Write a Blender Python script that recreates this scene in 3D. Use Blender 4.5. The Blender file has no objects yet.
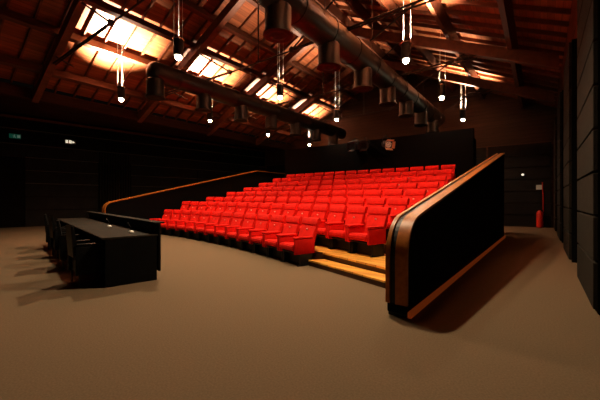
import bpy, bmesh, math, random, bisect
from mathutils import Vector, Matrix
random.seed(7)
sc = bpy.context.scene
COL = sc.collection

# ------------------------------------------------------------------ materials
def mat(name, col, rough=0.6, metal=0.0, noise=0.0, nscale=8.0, bump=0.0, bscale=60.0, spec=0.5, emit=None, estr=0.0, sheen=0.0):
    m = bpy.data.materials.new(name); m.use_nodes = True
    nt = m.node_tree; b = nt.nodes['Principled BSDF']
    b.inputs['Base Color'].default_value = (*col, 1)
    b.inputs['Roughness'].default_value = rough
    b.inputs['Metallic'].default_value = metal
    b.inputs['Specular IOR Level'].default_value = spec
    if sheen: b.inputs['Sheen Weight'].default_value = sheen
    if emit:
        b.inputs['Emission Color'].default_value = (*emit, 1)
        b.inputs['Emission Strength'].default_value = estr
    if noise or bump:
        tc = nt.nodes.new('ShaderNodeTexCoord')
    if noise:
        n = nt.nodes.new('ShaderNodeTexNoise'); n.inputs['Scale'].default_value = nscale; n.inputs['Detail'].default_value = 6
        nt.links.new(tc.outputs['Object'], n.inputs['Vector'])
        r = nt.nodes.new('ShaderNodeValToRGB')
        r.color_ramp.elements[0].position = 0.3; r.color_ramp.elements[1].position = 0.7
        r.color_ramp.elements[0].color = (*[c*(1-noise) for c in col], 1)
        r.color_ramp.elements[1].color = (*[min(1, c*(1+noise)) for c in col], 1)
        nt.links.new(n.outputs['Fac'], r.inputs['Fac']); nt.links.new(r.outputs['Color'], b.inputs['Base Color'])
    if bump:
        n2 = nt.nodes.new('ShaderNodeTexNoise'); n2.inputs['Scale'].default_value = bscale; n2.inputs['Detail'].default_value = 4
        nt.links.new(tc.outputs['Object'], n2.inputs['Vector'])
        bp = nt.nodes.new('ShaderNodeBump'); bp.inputs['Strength'].default_value = bump; bp.inputs['Distance'].default_value = 0.02
        nt.links.new(n2.outputs['Fac'], bp.inputs['Height']); nt.links.new(bp.outputs['Normal'], b.inputs['Normal'])
    return m

def wood(name, c1, c2, rough=0.45, board=0.14, grain=(1, 22, 22), axis='X', spec=0.5, seam=0.35):
    """boards across AXIS of width BOARD with grain and seams, object coordinates"""
    m = bpy.data.materials.new(name); m.use_nodes = True
    nt = m.node_tree; L = nt.links; N = nt.nodes; b = N['Principled BSDF']
    b.inputs['Roughness'].default_value = rough; b.inputs['Specular IOR Level'].default_value = spec
    tc = N.new('ShaderNodeTexCoord'); mp = N.new('ShaderNodeMapping'); mp.inputs['Scale'].default_value = grain
    L.new(tc.outputs['Object'], mp.inputs['Vector'])
    n = N.new('ShaderNodeTexNoise'); n.inputs['Scale'].default_value = 1.0; n.inputs['Detail'].default_value = 5
    L.new(mp.outputs['Vector'], n.inputs['Vector'])
    r = N.new('ShaderNodeValToRGB'); r.color_ramp.elements[0].position = .3; r.color_ramp.elements[1].position = .72
    r.color_ramp.elements[0].color = (*c1, 1); r.color_ramp.elements[1].color = (*c2, 1)
    L.new(n.outputs['Fac'], r.inputs['Fac'])
    out = r.outputs['Color']
    if board:
        sp = N.new('ShaderNodeSeparateXYZ'); L.new(tc.outputs['Object'], sp.inputs[0])
        dv = N.new('ShaderNodeMath'); dv.operation = 'DIVIDE'; dv.inputs[1].default_value = board; L.new(sp.outputs[axis], dv.inputs[0])
        fl = N.new('ShaderNodeMath'); fl.operation = 'FLOOR'; L.new(dv.outputs[0], fl.inputs[0])
        wn = N.new('ShaderNodeTexWhiteNoise'); wn.noise_dimensions = '1D'; L.new(fl.outputs[0], wn.inputs['W'])
        mr = N.new('ShaderNodeMapRange'); mr.inputs['To Min'].default_value = .72; mr.inputs['To Max'].default_value = 1.2
        L.new(wn.outputs['Value'], mr.inputs['Value'])
        fr = N.new('ShaderNodeMath'); fr.operation = 'FRACT'; L.new(dv.outputs[0], fr.inputs[0])
        gt = N.new('ShaderNodeMath'); gt.operation = 'GREATER_THAN'; gt.inputs[1].default_value = .07; L.new(fr.outputs[0], gt.inputs[0])
        sm = N.new('ShaderNodeMapRange'); sm.inputs['To Min'].default_value = seam; L.new(gt.outputs[0], sm.inputs['Value'])
        mu = N.new('ShaderNodeMath'); mu.operation = 'MULTIPLY'; L.new(mr.outputs[0], mu.inputs[0]); L.new(sm.outputs[0], mu.inputs[1])
        vm = N.new('ShaderNodeVectorMath'); vm.operation = 'SCALE'; L.new(out, vm.inputs[0]); L.new(mu.outputs[0], vm.inputs['Scale'])
        out = vm.outputs[0]
    L.new(out, b.inputs['Base Color'])
    return m

M = {}
M['carpet'] = mat('brown_carpet', (.150, .108, .066), .95, noise=.14, nscale=60, bump=.25, bscale=400, spec=.1)
M['red'] = mat('red_velour', (.64, .009, .004), .75, noise=.10, nscale=9, spec=.12)
M['red_side'] = mat('red_velour_panel', (.58, .007, .004), .8, noise=.10, nscale=9, spec=.1)
M['button'] = mat('pale_button', (.75, .40, .33), .4)
M['blackmetal'] = mat('black_metal', (.007, .007, .008), .5, spec=.25)
M['black'] = mat('matte_black', (.003, .003, .003), .8, noise=.2, nscale=5, spec=.04)
M['wallblack'] = mat('dark_wall_paint', (.004, .0036, .003), .85, noise=.3, nscale=2.0, spec=.06)
M['wallpanel'] = mat('dark_wall_board', (.008, .007, .006), .7, noise=.35, nscale=3.0, spec=.15)
M['acoustic'] = mat('grey_acoustic_board', (.015, .011, .007), .85, noise=.30, nscale=7, bump=.4, bscale=70, spec=.2)
M['parapet'] = mat('black_drape_wall', (.0035, .003, .003), .9, spec=.03)
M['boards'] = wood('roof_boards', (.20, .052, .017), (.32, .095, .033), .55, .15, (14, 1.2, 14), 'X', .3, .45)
M['timber'] = wood('truss_timber', (.085, .024, .009), (.15, .045, .017), .5, 0, (6, 3, 6), 'X', .35)
M['purlin'] = wood('purlin_timber', (.06, .017, .007), (.10, .03, .012), .5, 0, (8, 1, 8), 'X', .35)
M['gable'] = wood('gable_boards', (.035, .015, .007), (.06, .027, .012), .6, .22, (1.2, 14, 14), 'Z', .25, .4)
M['parquet'] = wood('oak_parquet', (.80, .33, .045), (.95, .50, .09), .4, .085, (1.4, 14, 14), 'Y', .5, .5)
M['riser'] = wood('dark_riser', (.06, .022, .01), (.11, .04, .016), .5, 0, (3, 20, 20), 'Y', .4)
M['railwood'] = wood('varnished_rail', (.27, .075, .009), (.44, .14, .018), .42, 0, (16, 2.0, 16), 'X', .25)
M['trimwood'] = wood('varnished_skirting', (.48, .13, .032), (.68, .22, .06), .4, 0, (16, 1.5, 16), 'X', .5)
M['duct'] = mat('dark_duct_metal', (.018, .0135, .0105), .42, metal=.5, noise=.2, nscale=4)
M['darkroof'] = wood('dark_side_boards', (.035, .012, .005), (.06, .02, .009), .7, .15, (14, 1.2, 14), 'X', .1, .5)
M['ledge'] = mat('lit_ledge_grey', (.075, .065, .05), .6, spec=.2)  # lighter grey stands in for light caught on the ledge tops
M['rod'] = mat('dark_steel_rod', (.03, .022, .018), .5, metal=.5)
M['steel'] = mat('polished_steel', (.75, .70, .62), .25, metal=1.0)
M['wire'] = mat('bright_wire', (.8, .75, .65), .5, metal=.3)
M['desk'] = mat('black_desk_laminate', (.003, .003, .003), .6, spec=.06, noise=.2, nscale=6)
M['desktop'] = mat('grey_desk_leather', (.016, .013, .0095), .75, noise=.25, nscale=9, spec=.06)
M['leather'] = mat('black_leather', (.003, .003, .003), .45, spec=.1)
M['bulb'] = mat('glowing_bulb', (1, .9, .7), .3, emit=(1, .80, .48), estr=60)
M['bulb_dim'] = mat('dim_bulb', (.6, .5, .4), .3, emit=(1, .75, .42), estr=1.2)
M['white'] = mat('white_plastic', (.8, .78, .72), .4)
M['green'] = mat('green_sign_face', (.0, .22, .14), .4, emit=(0, .42, .28), estr=.05)
M['greenlit'] = mat('green_pictogram_glow', (.5, .8, .7), .4, emit=(.45, .85, .7), estr=.07)
M['darksign'] = mat('dark_sign_face', (.02, .03, .02), .4)
M['whitelit'] = mat('white_sign_glow', (.9, .9, .8), .4, emit=(1, .92, .68), estr=.75)
M['wlamp'] = mat('emergency_lamp_glow', (.9, .9, .8), .4, emit=(1, .9, .7), estr=.9)
M['redpaint'] = mat('red_paint', (.75, .03, .015), .35)
M['copper'] = mat('copper_lamp_lining', (.80, .36, .20), .45, metal=.3)
M['lens'] = mat('warm_lens_glow', (.9, .5, .3), .3, emit=(1, .42, .22), estr=.42)
M['darkglass'] = mat('dark_equipment', (.035, .03, .035), .3)
M['strip'] = mat('orange_trim_added_glow', (.4, .10, .02), .5, emit=(1, .15, .02), estr=.07)  # base trim colour with an added glow, bright within the barrier's shadow

# ------------------------------------------------------------------ helpers
def link(o): COL.objects.link(o); return o
def obj(name, bm, m, parent=None, smooth=False):
    me = bpy.data.meshes.new(name); bmesh.ops.recalc_face_normals(bm, faces=bm.faces[:])
    if smooth:
        for f in bm.faces: f.smooth = True
    bm.to_mesh(me); bm.free()
    for mm in (m if isinstance(m, (list, tuple)) else [m]): me.materials.append(mm)
    o = link(bpy.data.objects.new(name, me))
    if parent: o.parent = parent
    if smooth:
        try: me.set_sharp_from_angle(angle=math.radians(38))
        except Exception: pass
    return o
def tag(o, label, cat, group=None):
    o['label'] = label; o['category'] = cat
    if group: o['group'] = group
    return o
def thing(name, label, cat, loc=(0, 0, 0), rz=0, group=None):
    o = link(bpy.data.objects.new(name, None)); o.location = loc; o.rotation_euler = (0, 0, rz); o.empty_display_size = .1
    return tag(o, label, cat, group)
def struct(name, bm, m, parent=None, smooth=False):
    o = obj(name, bm, m, parent, smooth)
    if not parent: o['kind'] = 'structure'
    return o
def NB(): return bmesh.new()
def box(bm, lo, hi, bev=0, seg=2, rot=None, mi=0):
    lo = Vector(lo); hi = Vector(hi); c = (lo+hi)/2; s = hi-lo
    mt = Matrix.Translation(c) @ (rot.to_4x4() if rot else Matrix()) @ Matrix.Diagonal((*s, 1))
    t = bmesh.new(); bmesh.ops.create_cube(t, size=1, matrix=mt)
    if bev: bmesh.ops.bevel(t, geom=t.edges[:], offset=bev, segments=seg, profile=.5, affect='EDGES')
    merge(bm, t, mi); return bm
def merge(bm, t, mi=0):
    vm = [bm.verts.new(v.co) for v in t.verts]; t.verts.index_update()
    for f in t.faces:
        nf = bm.faces.new([vm[v.index] for v in f.verts]); nf.material_index = mi or f.material_index
    t.free()
def cyl(bm, a, b, r, r2=None, n=16, mi=0, caps=True):
    a = Vector(a); b = Vector(b); d = b-a; q = d.to_track_quat('Z', 'Y').to_matrix().to_4x4()
    t = bmesh.new(); bmesh.ops.create_cone(t, cap_ends=caps, segments=n, radius1=r, radius2=r if r2 is None else r2, depth=d.length, matrix=Matrix.Translation((a+b)/2) @ q)
    merge(bm, t, mi); return bm
def tube(bm, pts, r, n=8):
    for a, b in zip(pts, pts[1:]): cyl(bm, a, b, r, n=n)
    return bm
def lathe(bm, prof, n=24, loc=(0, 0, 0), mi=0):
    rings = []
    for r, z in prof:
        rings.append([bm.verts.new((loc[0]+r*math.cos(2*math.pi*i/n), loc[1]+r*math.sin(2*math.pi*i/n), loc[2]+z)) for i in range(n)])
    for A, B in zip(rings, rings[1:]):
        for i in range(n):
            f = bm.faces.new([A[i], A[(i+1) % n], B[(i+1) % n], B[i]]); f.material_index = mi
    for R in (rings[0], rings[-1]):
        try: bm.faces.new(R).material_index = mi
        except Exception: pass
    return bm
def prism(bm, poly, z0, z1, mi_top=0, mi_side=0):
    lo = [bm.verts.new((x, y, z0)) for x, y in poly]; hi = [bm.verts.new((x, y, z1)) for x, y in poly]
    bm.faces.new(hi).material_index = mi_top; bm.faces.new(list(reversed(lo))).material_index = mi_side
    n = len(poly)
    for i in range(n): bm.faces.new([lo[i], lo[(i+1) % n], hi[(i+1) % n], hi[i]]).material_index = mi_side
    return bm
def prism_x(bm, poly, x0, x1):
    """profile (y,z) extruded along x"""
    A = [bm.verts.new((x0, y, z)) for y, z in poly]; B = [bm.verts.new((x1, y, z)) for y, z in poly]; n = len(poly)
    bm.faces.new(A); bm.faces.new(list(reversed(B)))
    for i in range(n): bm.faces.new([A[i], A[(i+1) % n], B[(i+1) % n], B[i]])
    return bm
def sweep_rect(bm, path, x0, x1, t):
    """strip of thickness t laid outside the path (y,z), from x0 to x1"""
    P = [Vector((0, y, z)) for y, z in path]; rings = []
    for i, p in enumerate(P):
        a = P[max(i-1, 0)]; b = P[min(i+1, len(P)-1)]; d = (b-a).normalized(); nrm = Vector((0, -d.z, d.y))
        q = p+nrm*t
        rings.append([bm.verts.new(v) for v in ((x0, p.y, p.z), (x1, p.y, p.z), (x1, q.y, q.z), (x0, q.y, q.z))])
    for A, B in zip(rings, rings[1:]):
        for i in range(4): bm.faces.new([A[i], A[(i+1) % 4], B[(i+1) % 4], B[i]])
    bm.faces.new(rings[0]); bm.faces.new(list(reversed(rings[-1]))); return bm
def copy_tree(o, parent=None):
    c = o.copy(); COL.objects.link(c)
    if parent: c.parent = parent
    for ch in list(o.children): copy_tree(ch, c)
    return c
ORD = 'zeroth first second third fourth fifth sixth seventh eighth ninth tenth eleventh twelfth thirteenth fourteenth fifteenth sixteenth'.split()

# ------------------------------------------------------------------ key dimensions
RIDGE, HALF, EAVE, PITCH = -7.9, 8.5, 6.05, .47
def roof(x): return EAVE + PITCH*(HALF-abs(x-RIDGE))
Y0, Y1 = -4.0, 20.5
def wl(y): return -21.6 + .143*(y-3.8)            # splayed left wall
XR = 1.15

# ------------------------------------------------------------------ shell
struct('floor', prism(NB(), [(wl(Y0)-.3, Y0-.3), (XR+.3, Y0-.3), (XR+.3, Y1+.3), (wl(Y1)-.3, Y1+.3)], -.1, 0), M['carpet'])
def wall_between(name, a, b, z0, z1, t, m):
    a = Vector((*a, 0)); b = Vector((*b, 0)); d = (b-a).normalized(); n = Vector((-d.y, d.x, 0))*t
    return struct(name, prism(NB(), [(a.x, a.y), (b.x, b.y), (b.x+n.x, b.y+n.y), (a.x+n.x, a.y+n.y)], z0, z1), m)
# left wall: boarded, each board standing off a dark backing with an open joint
bm = NB()
ang = math.atan2(.143, 1)
def lw(y, off):                                   # point on left wall, off metres into the room
    return Vector((wl(y)+off*math.cos(ang), y-off*math.sin(ang), 0))
def lw_box(bm, y0, y1, z0, z1, o0, o1, mi=0):
    p = [lw(y0, o0), lw(y1, o0), lw(y1, o1), lw(y0, o1)]
    prism(bm, [(v.x, v.y) for v in p], z0, z1, mi, mi)
lw_box(bm, Y0, Y1, 0, 6.3, -.25, 0)
DOOR_Y = (8.05, 9.75)
for z0, z1, o in ((0, .85, .05), (.89, 1.55, .05), (1.59, 2.23, .05), (2.27, 2.90, .05), (2.94, 3.58, .05), (3.62, 4.26, .08), (5.0, 5.06, .06)):
    for ya, yb in ((Y0, 3.0), (4.75, 8.0), (9.8, 14.2), (14.3, Y1)) if z1 < 4.2 else ((Y0, Y1),):
        lw_box(bm, ya, yb, z0, z1, -.01, o, 1)
struct('wall_left', bm, [M['wallblack'], M['wallpanel']])
bm = NB()
for z, o in ((5.03, .10), (4.27, .11), (3.61, .085), (2.93, .085), (2.26, .085)):
    for ya, yb_ in ((Y0, 3.0), (4.75, 8.0), (9.8, Y1)) if z < 4.2 else ((Y0, Y1),):
        lw_box(bm, ya, yb_, z, z+.03, .0, o)
struct('trim_side_wall', bm, M['ledge'])  # thin strips added at the board joints to show lit ledge edges
# right wall
struct('wall_right', prism(NB(), [(XR, Y0), (XR+.25, Y0), (XR+.25, Y1), (XR, Y1)], 0, 5.9), M['wallblack'])
# back wall with gable
xl = wl(Y1)
bm = NB()
pts = [(xl, 0), (XR, 0), (XR, roof(XR)-.02), (RIDGE, roof(RIDGE)-.02), (RIDGE-HALF, EAVE-.02), (xl, EAVE-.02)]
A = [bm.verts.new((x, Y1, z)) for x, z in pts]; B = [bm.verts.new((x, Y1+.25, z)) for x, z in pts]
bm.faces.new(A); bm.faces.new(list(reversed(B)))
for i in range(6): bm.faces.new([A[i], A[(i+1) % 6], B[(i+1) % 6], B[i]])
struct('wall_back', bm, M['gable'])
bm = NB()                                         # dark boarding on the lower back wall
for x0, x1 in ((-18.9, -10.0), (-9.9, -2.4), (-2.3, .45)):
    for k in range(7): box(bm, (x0, Y1-.09, .02+k*.62), (x1, Y1-.003, .60+k*.62))
struct('trim_back_wall', bm, M['wallpanel'])
wall_between('wall_front', (wl(Y0)-.3, Y0), (XR+.3, Y0), 0, 9.9, -.25, M['wallblack'])

# roof boards (two slopes) and the flat ceiling over the side aisle
TH = .06
bm = NB()
def slope(bm, xa, xb):
    p = [(xa, roof(xa)), (xb, roof(xb)), (xb, roof(xb)+TH), (xa, roof(xa)+TH)]
    A = [bm.verts.new((x, Y0-.3, z)) for x, z in p]; B = [bm.verts.new((x, Y1+.3, z)) for x, z in p]
    bm.faces.new(A); bm.faces.new(list(reversed(B)))
    for i in range(4): bm.faces.new([A[i], A[(i+1) % 4], B[(i+1) % 4], B[i]])
slope(bm, RIDGE-HALF, RIDGE); slope(bm, RIDGE, XR+.3)
ceiling = struct('ceiling', bm, M['boards'])
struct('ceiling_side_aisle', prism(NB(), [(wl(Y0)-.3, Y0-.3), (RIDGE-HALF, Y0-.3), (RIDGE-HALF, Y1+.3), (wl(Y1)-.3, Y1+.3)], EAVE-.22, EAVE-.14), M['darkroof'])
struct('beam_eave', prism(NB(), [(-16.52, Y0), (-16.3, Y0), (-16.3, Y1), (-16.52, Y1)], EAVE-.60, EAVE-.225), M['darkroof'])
struct('beam_wall_head', prism(NB(), [(wl(Y0)+.02, Y0), (wl(Y0)+.22, Y0), (wl(Y1)+.22, Y1), (wl(Y1)+.02, Y1)], 5.58, 5.68), M['timber'])
struct('beam_eave_aisle', prism(NB(), [(.78, Y0), (1.0, Y0), (1.0, Y1), (.78, Y1)], EAVE-.95, EAVE-.50), M['timber'])

def along(xa, xb, za, zb, y, w, hgt):
    """bar in the plane Y=y, top edge from (xa,za) to (xb,zb), depth hgt below"""
    bm = NB(); p = [(xa, za), (xb, zb), (xb, zb-hgt), (xa, za-hgt)]
    A = [bm.verts.new((x, y-w/2, z)) for x, z in p]; B = [bm.verts.new((x, y+w/2, z)) for x, z in p]
    bm.faces.new(A); bm.faces.new(list(reversed(B)))
    for i in range(4): bm.faces.new([A[i], A[(i+1) % 4], B[(i+1) % 4], B[i]])
    return bm
# common rafters carrying the boards: fixed part of the ceiling
TR = [3.9, 8.1, 12.3, 16.5]
y = 0.4
while y < 20.4:
    for s in (-1, 1):
        xe = RIDGE+s*HALF; xr = RIDGE+s*.03
        obj('common_rafter', along(xe, xr, roof(xe)-.002, roof(xr)-.002, y, .055, .13), M['timber'], ceiling)
    y += .70
# purlins
PUR = [1.1, 2.45, 3.85, 5.4, 7.2]
for s, side in ((-1, "speakers' table"), (1, 'side wall')):
    for i, dx in enumerate(PUR):
        x = RIDGE+s*dx; zt = roof(x)-.145
        bm = NB(); rot = Matrix.Rotation(math.atan(PITCH)*(1 if s > 0 else -1), 3, 'Y')
        box(bm, (x-.075, .2, zt-.34), (x+.075, Y1-.02, zt-.015), rot=rot)
        o = obj('roof_purlin', bm, M['purlin'])
        tag(o, 'long dark roof purlin, %s below the ridge on the slope towards the %s' % (ORD[i+1], "speakers' table" if s < 0 else 'panelled wall'), 'roof beam', 'purlins under the roof boards')
bm = NB(); box(bm, (RIDGE-.09, .2, roof(RIDGE)-.55), (RIDGE+.09, Y1-.02, roof(RIDGE)-.19))
tag(obj('ridge_beam', bm, M['purlin']), 'timber ridge beam along the top of the roof', 'roof beam')
# trusses
for k, y in enumerate(TR):
    t = thing('roof_truss', 'timber roof truss with steel tie rods, %s back over the seating' % ORD[k+1], 'roof truss', (RIDGE, y, 0), 0, 'roof trusses')
    tp = -.42
    for s in (-1, 1):
        xe = s*(HALF-.15)
        bm = along(xe, s*.01, roof(RIDGE+xe)+tp, roof(RIDGE)-.60, 0, .22, .38)
        obj('rafter', bm, M['timber'], t)
        bm = NB(); cyl(bm, (s*6.6, 0, roof(RIDGE+6.6)-.6), (s*1.5, 0, 6.25), .032, n=10); obj('brace_rod', bm, M['rod'], t)
        bm = NB(); cyl(bm, (s*3.6, 0, roof(RIDGE+3.6)-.75), (s*1.5, 0, 6.25), .028, n=10); obj('strut_rod', bm, M['rod'], t)
        bm = NB(); cyl(bm, (s*5.9, 0, roof(RIDGE+5.9)-.75), (s*4.2, 0, 5.72), .024, n=8); obj('hanger_rod', bm, M['rod'], t)
        bm = NB(); cyl(bm, (s*1.5, -.05, 6.25), (s*1.5, .05, 6.25), .09, n=14); obj('joint_plate', bm, M['rod'], t)
    bm = NB(); cyl(bm, (-5.9, 0, 6.22), (6.2, 0, 6.22), .026, n=10); obj('tie_rod', bm, M['rod'], t)
    bm = NB(); cyl(bm, (0, 0, 6.2), (0, 0, roof(RIDGE)-.7), .026, n=10); obj('king_rod', bm, M['rod'], t)

# ------------------------------------------------------------------ acoustic panels on the right
for k, ya in enumerate((5.3, 9.4, 13.55, 17.6)):
    t = thing('acoustic_panel_stack', 'tall stack of grey acoustic boards, %s along the aisle wall' % ORD[k+1], 'acoustic panel', (.52, ya, 0), 0, 'acoustic panels on the aisle wall')
    w = 2.1 if k < 3 else 1.9
    z = .06
    for j, z1 in enumerate((.66, 1.22, 1.76, 2.29, 2.83, 3.37, 3.91, 4.45, 4.98)):
        bm = NB(); box(bm, (0, 0, z), (.05, w, z1-.03), .006, 1); obj('acoustic_board', bm, M['acoustic'], t); z = z1
    bm = NB(); box(bm, (.053, .0, .0), (.62, .06, 5.0)); box(bm, (.053, w-.06, .0), (.62, w, 5.0)); box(bm, (.053, .06, .05), (.075, w-.06, 5.0))
    obj('mounting_frame', bm, M['black'], t)

# ------------------------------------------------------------------ booth wall behind the seats
bm = NB()
box(bm, (-11.6, 14.05, 0), (-2.08, 14.25, 4.22)); box(bm, (-11.6, 14.25, 0), (-11.4, 17, 4.22)); box(bm, (-2.6, 14.25, 0), (-2.4, 17, 4.22))
struct('partition_booth', bm, M['parapet'])

# ------------------------------------------------------------------ terraces and steps
def yb(k, x):
    q = (7.46, 8.31, 9.08, 9.86, 10.65, 11.43, 12.24, 13.05)[k]; c = (.020, .0170, .0150, .0120, .0085, .005, .002, 0)[k]
    return q-c*(x+13)**2
F = [0, .29, .49, .73, .96, 1.21, 1.49, 1.74]
TILT = [0, .010, .010, .010, .009, .007, .003, 0]
def fz(k, x): return F[k]+TILT[k]*(-7.5-x)
XB_L, XB_R = -13.12, -1.50
def front_edge(k, x):
    """front of the terrace that carries row k"""
    if k == 1 and x > -3.85:
        return 5.945+(x+3.85)*(5.09-5.945)/(2.35)
    return yb(k-1, x)+.12
for k in range(1, 8):
    xs = sorted({XB_L+i*(XB_R-XB_L)/36 for i in range(37)} | {-3.85})
    poly = [(x, front_edge(k, x)) for x in xs] + [(XB_R, 14.04), (XB_L, 14.04)]
    z0 = F[k-1]
    bm = prism(NB(), poly, z0, F[k]-.001, 0, 1)
    for v in bm.verts:
        kk = k if v.co.z > z0+.05 else k-1
        v.co.z += TILT[kk]*(-7.5-v.co.x)
    o = struct('terrace_floor', bm, [M['parquet'], M['riser']])
t = thing('wooden_step', 'low curved wooden step beside the front row of red armchairs', 'step', (0, 0, 0))
poly = [(-3.95, 5.57), (-3.3, 5.34), (-2.6, 5.08), (-2.0, 4.86), (-1.52, 4.70), (-1.52, 5.07), (-2.6, 5.45), (-3.74, 5.86)]
inner = [(x, yv+(.02 if i < 5 else 0)) for i, (x, yv) in enumerate(poly)]
obj('riser', prism(NB(), inner, 0, .09), M['riser'], t)
obj('tread', prism(NB(), poly, .091, .12), M['parquet'], t)
t = thing('step_nosing', 'rounded oak nosing along the edge of the second wooden step', 'step edge', (0, 0, 0))
bm = NB()
pts = [(-3.8+i*.38, 0, 0) for i in range(7)]
xsn = [p[0] for p in pts]
lo = [(x, front_edge(1, x)-.035) for x in xsn]; hi2 = [(x, front_edge(1, x)-.004) for x in reversed(xsn)]
prism(bm, lo+hi2, .255, .29)
for v in bm.verts: v.co.z += TILT[1]*(-7.5-v.co.x)
obj('nosing', bm, M['parquet'], t)

# ------------------------------------------------------------------ seats
def rbox(lo, hi, bev, seg=3, rot=None): return box(NB(), lo, hi, bev, seg, rot)
def make_seat():
    t = thing('theatre_seat', '', 'armchair')
    # seat cushion with a fat rolled front
    bm = NB(); prof = [(-.36, .37), (-.375, .42), (-.355, .475), (-.31, .495), (-.05, .475), (.16, .455), (.16, .34), (-.20, .325), (-.32, .335)]
    prism_x(bm, prof, -.27, .27); bmesh.ops.bevel(bm, geom=[e for e in bm.edges], offset=.02, segments=2, affect='EDGES', clamp_overlap=True)
    obj('seat', bm, M['red'], t, True)
    bm = rbox((-.25, -.30, .285), (.25, .14, .322), .01, 1); obj('seat_pan', bm, M['blackmetal'], t)
    bm = rbox((-.28, -.10, .005), (.28, .10, .283), .006, 1); obj('base_panel', bm, M['blackmetal'], t)
    # backrest, raked
    bm = NB(); prof = [(y+.13*(z-.43), z) for y, z in [(.10, .43), (.155, .62), (.20, .80), (.235, .905), (.325, .895), (.275, .70), (.235, .50), (.22, .42)]]
    prism_x(bm, prof, -.268, .268); bmesh.ops.bevel(bm, geom=[e for e in bm.edges], offset=.022, segments=2, affect='EDGES', clamp_overlap=True)
    br = obj('backrest', bm, M['red'], t, True)
    bm = NB(); prof = [(.232, .912), (.228, .95), (.242, 1.04), (.265, 1.075), (.31, 1.08), (.35, 1.05), (.33, .905), (.24, .902)]; prof = [(y+.13*(z-.43), z) for y, z in prof]
    prism_x(bm, prof, -.285, .285); bmesh.ops.bevel(bm, geom=[e for e in bm.edges], offset=.02, segments=2, affect='EDGES', clamp_overlap=True)
    obj('headrest', bm, M['red'], t, True)
    bm = NB(); cyl(bm, (0, .240, .805), (0, .222, .80), .020, n=12); b = obj('button', bm, M['button'], br); b['label'] = 'small pale round button'
    for s in (-1, 1):
        lo, hi = sorted((s*.274, s*.333))
        bm = rbox((lo, -.345, .27), (hi, .20, .615), .015, 2); obj('side_panel', bm, M['red_side'], t, True)
        lo, hi = sorted((s*.262, s*.335))
        bm = rbox((lo, -.36, .618), (hi, .16, .672), .022, 3); obj('armrest', bm, M['red'], t, True)
        lo, hi = sorted((s*.285, s*.33))
        bm = rbox((lo, -.22, .014), (hi, .14, .268), .008, 1); box(bm, (lo-.004, -.27, 0), (hi+.001, .18, .014)); obj('leg', bm, M['blackmetal'], t)
    return t
seat0 = make_seat(); first = True
ROWS = [(-13.0, -3.87, 13), (-12.97, -2.52, 16), (-12.25, -2.43, 15), (-11.75, -2.33, 14), (-11.45, -2.30, 14), (-11.2, -2.35, 14), (-11.0, -2.40, 14), (-10.75, -2.5, 14)]
for k, (xl_, xr_, n) in enumerate(ROWS):
    # arc length table from the aisle end
    N = 5000; px = [xr_+(xl_-xr_)*i/N for i in range(N+1)]; s = [0]
    for a, b in zip(px, px[1:]): s.append(s[-1]+math.hypot(b-a, yb(k, b)-yb(k, a)))
    step = s[-1]/n
    for i in range(n):
        target = (i+.5)*step; j = bisect.bisect_left(s, target); x = px[j]; yv = yb(k, x)
        sl = (yb(k, x+.01)-yb(k, x-.01))/.02; rz = math.atan(sl)
        f = Vector((math.sin(rz), -math.cos(rz), 0))
        p = Vector((x, yv, F[k]+TILT[k]*(-7.5-x)+(.004 if k else 0)))+f*.25
        o = seat0 if first else copy_tree(seat0); first = False
        o.location = p; o.rotation_euler = (0, 0, rz)
        cc = 2*(.020, .0170, .0150, .0120, .0085, .005, .002, 0)[k]
        o.scale = ((step*(1-cc*.70)-.008)/.67, .93, .925)
        if k == 0: lab = 'red armchair in the front row on the carpet, %s from the wooden step' % ORD[i+1]
        elif k == 7: lab = 'red armchair in the back row under the black booth wall, %s from the tall barrier' % ORD[i+1]
        else: lab = 'red armchair in the %s row up, %s from the tall wood-capped barrier' % (ORD[k+1], ORD[i+1])
        tag(o, lab, 'armchair', 'red armchairs in the %s row' % ('front' if k == 0 else 'back' if k == 7 else ORD[k+1]))

# ------------------------------------------------------------------ barriers
def barrier_path(length, z_front, sl, rad, level=0.0, z_start=.16, n=10):
    """(y,z) path up the front, round the corner and along the raking top"""
    a = math.atan(sl); P = [(0, z_start)]
    # fillet between the vertical front (y=0) and the line z=z_front+sl*y
    th = math.pi/2-a; tl = rad*math.tan(th/2)
    cy = rad; cz = z_front-tl
    P.append((0, cz*.5)); P.append((0, cz))
    for i in range(1, n+1):
        q = math.pi-(th)*i/n
        P.append((cy+rad*math.cos(q), cz+rad*math.sin(q)))
    ye = length
    P.append((ye*.5, z_front+sl*ye*.5)); P.append((ye, z_front+sl*ye))
    if level: P.append((ye+level*.08, z_front+sl*ye+.05)); P.append((ye+level, z_front+sl*ye+.05))
    return P
# tall barrier
t = thing('aisle_barrier', 'tall black aisle barrier with varnished wood cap, beside the wooden steps', 'barrier', (-1.255, 3.76, 0), -.0184)
P = barrier_path(10.3, 1.10, .1955, .48)
poly = [(.0, .051)]+P+[(P[-1][0], .051)]
bm = prism_x(NB(), poly, -.235, 0); obj('panel', bm, M['black'], t)
for x0, x1, tk in ((-.125, .022, .035), (-.245, -.195, .035)):
    o = obj('cap_strip', sweep_rect(NB(), P, x0, x1, tk), M['railwood'], t, True)
o = obj('cap_inlay', sweep_rect(NB(), P, -.1935, -.1265, .014), M['blackmetal'], t); o['label'] = 'dark groove between two wood strips'
bm = NB(); box(bm, (-.235, .03, 0), (-.02, 10.3, .05)); obj('plinth', bm, M['blackmetal'], t)
bm = NB(); box(bm, (.003, .02, .004), (.05, 10.28, .078), .006, 1); o = obj('base_trim', bm, M['strip'], t); o['label'] = 'orange base trim with added glow'  # trim along the barrier foot, its brightness put in as emission
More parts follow.
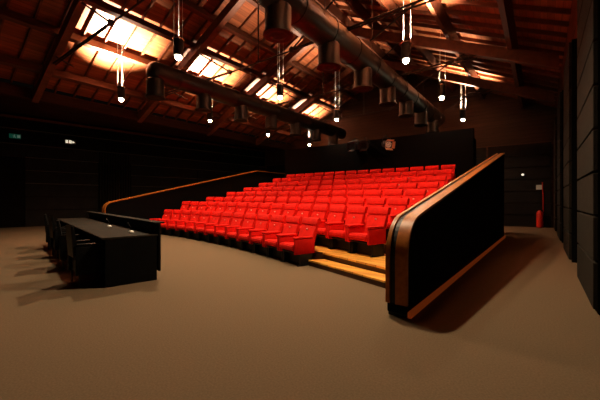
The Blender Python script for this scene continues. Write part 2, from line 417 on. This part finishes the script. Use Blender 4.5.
# far barrier
t = thing('aisle_barrier', "low black barrier with thin orange handrail behind the speakers' table", 'barrier', (-13.17, 5.27, 0), 0)
P = barrier_path(7.9, 1.25, .2245, .30, 3.4)
poly = [(.0, .051)]+P+[(P[-1][0], .051)]
bm = prism_x(NB(), poly, -.20, 0); obj('panel', bm, M['black'], t)
obj('cap_strip', sweep_rect(NB(), P, -.09, .02, .035), M['railwood'], t, True)
obj('cap_strip', sweep_rect(NB(), P, -.22, -.13, .035), M['railwood'], t, True)
obj('cap_inlay', sweep_rect(NB(), P, -.1285, -.0915, .014), M['blackmetal'], t)
bm = NB(); box(bm, (-.20, .03, 0), (-.02, 11.25, .05)); obj('plinth', bm, M['blackmetal'], t)

# ------------------------------------------------------------------ ducts with drum diffusers
def duct(x, zc, r, ya, yb_, cans, cz, label):
    t = thing('air_duct', label, 'air duct', (x, 0, 0))
    bm = NB(); cyl(bm, (0, ya, zc), (0, yb_, zc), r, n=28)
    yy = ya+.9
    while yy < yb_-.4:
        cyl(bm, (0, yy-.02, zc), (0, yy+.02, zc), r+.018, n=28); yy += 1.4
    obj('duct_pipe', bm, M['duct'], t, True)
    bm = NB(); lathe(bm, [(r, 0), (r*.92, .10), (r*.7, .19), (r*.35, .245), (.01, .26)], 28)
    for v in bm.verts: v.co = Vector((v.co.x, ya-v.co.z, zc+v.co.y))
    obj('end_cap', bm, M['duct'], t, True)
    for cy in cans:
        bm = NB(); lathe(bm, [(.335, cz), (.335, cz+.04), (.30, cz+.05), (.30, cz+.62), (.22, cz+.70), (.18, zc)], 24, (0, cy, 0))
        d = obj('drum_diffuser', bm, M['duct'], t, True)
        bm = NB(); lathe(bm, [(.29, -.012), (.25, .0), (.10, -.03), (.01, -.03)], 20, (0, cy, cz)); o = obj('outlet_grille', bm, M['blackmetal'], d)
    yy = ya+1.6
    while yy < yb_:
        bm = NB()
        for s in (-1, 1): cyl(bm, (s*(r+.01), yy, zc), (s*(r+.01), yy, roof(x+s*r)-.14), .009, n=6)
        obj('hanger_rod', bm, M['rod'], t); yy += 2.8
duct(-11.0, 5.97, .36, 6.02, 19.5, [6.05+2.05*i for i in range(7)], 5.05, "dark air duct with hanging drums over the far side of the seating")
duct(-4.7, 6.02, .40, 5.15, 19.5, [5.45+2.15*i for i in range(7)], 5.08, 'thick dark air duct with hanging drums over the aisle side of the seating')

# ------------------------------------------------------------------ pendant lamps
LAMP_Z = 5.27
def make_lamp():
    t = thing('pendant_lamp', '', 'pendant lamp')
    bm = NB(); lathe(bm, [(.115, .06), (.135, .06), (.135, .50), (.115, .50), (.115, .42), (.06, .40), (.06, .10), (.115, .10)], 24); obj('lamp_body', bm, M['blackmetal'], t, True)
    bm = NB(); lathe(bm, [(.137, .485), (.155, .49), (.155, .515), (.137, .515)], 24); obj('rim', bm, M['steel'], t, True)
    bm = NB(); bmesh.ops.create_uvsphere(bm, u_segments=16, v_segments=10, radius=.085, matrix=Matrix.Translation((0, 0, .03))); obj('bulb', bm, M['bulb'], t, True)
    return t
lamp0 = make_lamp(); firstl = True
WARM = (1.0, .74, .46)
def spot(name, loc, up, power, angle, blend, size=.06):
    l = bpy.data.lights.new(name, 'SPOT'); l.energy = power; l.color = (1.0, .80, .58) if up else WARM; l.spot_size = math.radians(angle); l.spot_blend = blend; l.shadow_soft_size = size
    o = link(bpy.data.objects.new(name, l)); o.location = loc
    if up: o.rotation_euler = (math.pi, 0, 0); o.rotation_euler.y = math.radians(9)*(-1 if loc[0] < RIDGE-1 else 1 if loc[0] > RIDGE+1 else 0)
    return o
DOWN, UP = 750, 9000
LAMPS = []
for y, dn, up in ((5.77, .9, 1.2), (9.95, .4, 1.1), (14.15, .3, 1), (18.45, .3, .9)): LAMPS.append((-13.0, y, dn, up, 'row over the far barrier'))
for y, dn, up in ((5.0, 1.15, .06), (9.27, .25, .14), (13.5, .20, .35)): LAMPS.append((-7.9, y, dn, up, 'row under the roof ridge'))
for y, dn, up in ((4.8, 1.2, .3), (8.94, .50, 1.8), (13.0, .12, .07), (17.2, .35, .8)): LAMPS.append((-3.0, y, dn, up, 'row over the tall barrier'))
count = {}
for x, y, dn, up, rowname in LAMPS:
    count[rowname] = count.get(rowname, 0)+1
    o = lamp0 if firstl else copy_tree(lamp0); firstl = False
    o.location = (x, y, LAMP_Z)
    tag(o, 'black cylinder pendant lamp, %s in the %s' % (ORD[count[rowname]], rowname), 'pendant lamp', 'pendant lamps hanging from the roof')
    for i in range(3):
        a = i*2.094+.4; cx, cy = math.cos(a)*.125, math.sin(a)*.125
        bm = NB(); cyl(bm, (cx, cy, .50), (cx, cy, roof(x+cx)-LAMP_Z-(.0 if abs(x-RIDGE) > .5 else .45)), .0052, n=6)
        obj('suspension_wire', bm, M['wire'], o)
    spot('lamp_downlight', (x, y, LAMP_Z-.08), False, DOWN*dn, 150, .6)
    if up > .01: spot('lamp_uplight', (x, y, LAMP_Z+.56), True, UP*up, 98, .8, .05)

# ------------------------------------------------------------------ speakers' tables and chairs
DA = math.atan2(.196, -.98)                       # direction of the row of tables
ud = Vector((math.cos(DA), math.sin(DA), 0)); nd = Vector((ud.y, -ud.x, 0))
if nd.y < 0: nd = -nd
TL = 1.76
base = Vector((-5.53, 2.16, 0))
rzt = math.atan2(ud.y, ud.x)-math.pi              # local -x runs along the row, +y towards the seats
def make_table():
    t = thing('conference_table', '', 'table')
    bm = rbox((-TL+.006, 0, .765), (-.006, .86, .80), .006, 1); o = obj('tabletop', bm, M['desktop'], t); o['label'] = 'grey writing surface'
    for x in (-TL+.012, -.052):
        bm = rbox((x, .05, 0), (x+.04, .84, .764), .004, 1); obj('end_panel', bm, M['desk'], t)
    bm = rbox((-TL+.006, .865, .15), (-.006, .905, .985), .005, 1); obj('modesty_panel', bm, M['desk'], t)
    bm = rbox((-TL+.006, .80, .986), (-.006, .97, 1.012), .005, 1); o = obj('shelf_top', bm, M['desktop'], t); o['label'] = 'narrow grey ledge'
    bm = rbox((-TL+.06, .82, .30), (-.06, .855, .764), .003, 1); obj('back_panel', bm, M['desk'], t)
    return t
def make_cchair():
    t = thing('conference_chair', '', 'chair')
    bm = rbox((-.25, -.25, .42), (.25, .25, .50), .03, 3); obj('seat', bm, M['leather'], t, True)
    bm = NB(); prof = [(-.24, .50), (-.27, .75), (-.31, 1.0), (-.345, 1.0), (-.33, .75), (-.31, .46)]
    prism_x(bm, prof, -.24, .24); bmesh.ops.bevel(bm, geom=bm.edges[:], offset=.018, segments=2, affect='EDGES'); obj('backrest', bm, M['leather'], t, True)
    for s in (-1, 1):
        lo, hi = sorted((s*.258, s*.318)); bm = rbox((lo, -.30, .20), (hi, .22, .66), .02, 2); obj('side_panel', bm, M['leather'], t, True)
        lo, hi = sorted((s*.250, s*.322)); bm = rbox((lo, -.28, .664), (hi, .23, .70), .014, 2); obj('armrest', bm, M['leather'], t, True)
        for yy in (-.24, .17):
            bm = NB(); cyl(bm, (s*.288, yy, .205), (s*.288, yy, .0), .02, .015, n=10); obj('leg', bm, M['blackmetal'], t, True)
    bm = rbox((-.25, -.25, .20), (.25, .24, .415), .012, 1); obj('seat_base', bm, M['leather'], t)
    return t
tb0, cc0 = make_table(), make_cchair()
for i in range(4):
    p = base+ud*(TL*i)
    o = tb0 if i == 0 else copy_tree(tb0); o.location = p; o.rotation_euler = (0, 0, rzt)
    nm = ('its bare end panel showing at the open end of the row', 'second from the open end of the row', 'third from the open end of the row', "at the end of the row beside the far barrier")[i]
    tag(o, 'black raised-front table, %s' % nm, 'table', "speakers' tables in a row")
    q = p+ud*.58-nd*.03
    o = cc0 if i == 0 else copy_tree(cc0); o.location = q; o.rotation_euler = (0, 0, rzt+(.06, -.1, .08, -.12)[i])
    nm = ('first chair from the open end', 'second chair from the open end', 'third chair from the open end', 'last chair before the far barrier')[i]
    tag(o, 'black leather armchair behind the conference tables, %s' % nm, 'chair', "chairs at the speakers' tables")
for i, (a, b) in enumerate(((.62, .58), (2.3, .56))):
    p = base+ud*a+nd*b
    t = thing('table_microphone', 'small desk microphone with pale base on the %s conference table' % ('end' if i == 0 else 'second'), 'microphone', (p.x, p.y, .802), rzt, 'microphones on the tables')
    bm = NB(); lathe(bm, [(.045, 0), (.045, .02), (.03, .035), (.008, .04)], 16); obj('base', bm, M['white'], t, True)
    bm = NB(); tube(bm, [(0, 0, .036), (0, -.01, .10), (0, -.04, .155)], .006, 8); obj('gooseneck', bm, M['blackmetal'], t, True)
    bm = NB(); cyl(bm, (0, -.04, .155), (0, -.065, .18), .012, n=10); obj('capsule', bm, M['blackmetal'], t, True)

# ------------------------------------------------------------------ wall fittings
def on_left(name, label, cat, y, z, group=None):
    p = lw(y, .07); return thing(name, label, cat, (p.x, p.y, z), -ang, group)
t = on_left('exit_sign', 'dim green exit sign on the dark side wall, with white pictogram', 'exit sign', 4.35, 4.52)
bm = NB(); box(bm, (0, -.24, 0), (.05, .24, .26), .008, 1); obj('sign_case', bm, M['blackmetal'], t)
bm = NB(); box(bm, (.051, -.225, .02), (.056, .225, .24)); obj('sign_face', bm, M['green'], t)
bm = NB(); box(bm, (.057, .08, .06), (.060, .20, .20)); obj('pictogram_door', bm, M['greenlit'], t)
bm = NB(); cyl(bm, (.0575, -.02, .19), (.0605, -.02, .19), .022, n=12); box(bm, (.0575, -.045, .10), (.0605, .0, .165)); box(bm, (.0575, -.09, .13), (.0605, -.045, .15)); box(bm, (.0575, -.065, .05), (.0605, -.035, .10)); box(bm, (.0575, -.005, .05), (.0605, .03, .10)); obj('pictogram_figure', bm, M['greenlit'], t)
t = on_left('exit_sign', 'lit white pictogram sign on the dark side wall over the curtain side', 'exit sign', 6.65, 4.52)
bm = NB(); box(bm, (0, -.27, 0), (.05, .27, .28), .008, 1); obj('sign_case', bm, M['blackmetal'], t)
bm = NB(); box(bm, (.051, -.255, .02), (.056, .255, .26)); obj('sign_face', bm, M['darksign'], t)
for a, b in ((-.22, -.11), (-.07, .06)):
    bm = NB(); box(bm, (.057, a, .06), (.060, b, .22)); obj('pictogram_block', bm, M['whitelit'], t)
bm = NB(); vs = [bm.verts.new(v) for v in ((.058, .10, .07), (.058, .21, .12), (.058, .10, .20))]; bm.faces.new(vs); box(bm, (.057, .09, .09), (.060, .13, .18)); obj('pictogram_arrow', bm, M['whitelit'], t)
# curtain in the side wall opening
bm = NB(); n = 60; lo = []; hi = []
for i in range(n+1):
    y = DOOR_Y[0]+(DOOR_Y[1]-DOOR_Y[0])*i/n; p = lw(y, .10+.045*math.sin(i*1.25))
    lo.append((p.x, p.y)); 
back = [(lw(DOOR_Y[0]+(DOOR_Y[1]-DOOR_Y[0])*(n-i)/n, .06+.045*math.sin((n-i)*1.25)-.012)) for i in range(n+1)]
prism(bm, lo+[(p.x, p.y) for p in back], .01, 4.2)
o = obj('door_curtain', bm, M['wallpanel'], None, True); tag(o, 'black pleated curtain hanging in the dark side wall', 'curtain')
# far end: extinguisher, sign, conduit, lamp
yw = Y1-.10
t = thing('fire_extinguisher', 'red fire extinguisher standing against the far end wall', 'fire extinguisher', (-.02, yw-.22, 0))
bm = NB(); lathe(bm, [(.10, 0), (.135, .03), (.135, .72), (.10, .82), (.04, .88)], 20); obj('cylinder', bm, M['redpaint'], t, True)
bm = NB(); cyl(bm, (0, 0, .88), (0, 0, .96), .03, n=10); box(bm, (-.02, -.14, .96), (.02, .04, .985)); obj('valve', bm, M['blackmetal'], t)
bm = NB(); tube(bm, [(.03, 0, .93), (.13, -.02, .90), (.17, -.02, .7), (.16, -.03, .35)], .014); obj('hose', bm, M['blackmetal'], t, True)
bm = NB(); box(bm, (-.16, yw-.012, 1.93), (.10, yw-.002, 2.17)); tag(obj('safety_sign', bm, M['white']), 'small white sign on the wall above the fire extinguisher', 'sign')
bm = NB(); tube(bm, [(.13, yw-.03, .05), (.13, yw-.03, 1.6), (.10, yw-.03, 2.05), (.10, yw-.03, 2.3)], .022); tag(obj('red_pipe', bm, M['redpaint']), 'thin red pipe running up the far end wall', 'pipe')
t = thing('wall_lamp', 'small lit emergency lamp on the dark far end wall', 'wall lamp', (-.72, yw-.01, 2.72))
bm = NB(); box(bm, (-.09, -.05, -.06), (.09, 0, .10), .01, 1); obj('lamp_housing', bm, M['blackmetal'], t)
bm = NB(); bmesh.ops.create_uvsphere(bm, u_segments=12, v_segments=8, radius=.06, matrix=Matrix.Translation((0, -.075, .0))); obj('lamp_globe', bm, M['wlamp'], t, True)

# ------------------------------------------------------------------ equipment on the booth front
def spotlight(x, z, rz, tilt, label, lit):
    t = thing('stage_spotlight', label, 'spotlight', (x, 13.80, z), rz, 'spotlights on the booth wall')
    rot = Matrix.Rotation(tilt, 4, 'X')
    bm = NB(); lathe(bm, [(.12, .22), (.15, .18), (.15, -.10), (.19, -.16), (.19, -.18), (.14, -.17)], 20)
    for v in bm.verts: v.co = rot @ Vector((v.co.x, v.co.z, v.co.y))
    obj('housing', bm, M['darkglass'], t, True)
    bm = NB(); lathe(bm, [(.15, 0), (.12, .01), (.01, .015)], 20)
    for v in bm.verts: v.co = rot @ Vector((v.co.x, -.17+v.co.z, v.co.y))
    obj('lens', bm, M['lens'] if lit else M['darkglass'], t, True)
    for a, (dx, dz) in enumerate(((0, 1), (0, -1), (1, 0), (-1, 0))):
        bm = NB()
        if dz: box(bm, (-.17, -.32, dz*.19-.006), (.17, -.18, dz*.19+.006), rot=Matrix.Rotation(-dz*.5, 3, 'X'))
        else: box(bm, (dx*.20-.006, -.32, -.15), (dx*.20+.006, -.18, .15), rot=Matrix.Rotation(dx*.5, 3, 'Z'))
        bm.transform(rot); obj('barn_door', bm, M['copper'] if lit else M['darkglass'], t)
    bm = NB(); tube(bm, [(-.2, 0, 0), (-.2, 0, .28), (.2, 0, .28), (.2, 0, 0)], .014, 8); obj('yoke', bm, M['blackmetal'], t)
    bm = NB(); cyl(bm, (0, 0, .28), (0, .0, .42), .02, n=8); cyl(bm, (0, 0, .40), (0, .22, .40), .02, n=8); obj('bracket', bm, M['blackmetal'], t)
spotlight(-5.50, 3.90, .95, .25, 'stage spotlight with glowing copper face on the black booth wall', True)
spotlight(-6.55, 3.93, .1, .15, 'dark stage spotlight on the booth wall beside the glowing one', False)
spotlight(-7.1, 3.95, -.1, .1, 'dark stage spotlight on the booth wall, furthermost from the glowing one', False)

# ------------------------------------------------------------------ camera, world, view
cam = bpy.data.cameras.new('camera'); co = link(bpy.data.objects.new('camera', cam))
cam.sensor_width = 36; cam.lens = 320/600*36; cam.clip_start = .05
co.location = (0, 0, 1.4); co.rotation_euler = (math.pi/2, 0, math.atan2(.6, .8))
sc.camera = co
w = bpy.data.worlds.new('dark_room'); w.use_nodes = True; sc.world = w
w.node_tree.nodes['Background'].inputs['Color'].default_value = (.0015, .0010, .0007, 1)
w.node_tree.nodes['Background'].inputs['Strength'].default_value = 1
vs = sc.view_settings; vs.view_transform = 'Standard'; vs.look = 'None'; vs.gamma = 1; vs.use_curve_mapping = False
vs.exposure = 0.0
sc.cycles.max_bounces = 6; sc.cycles.diffuse_bounces = 4
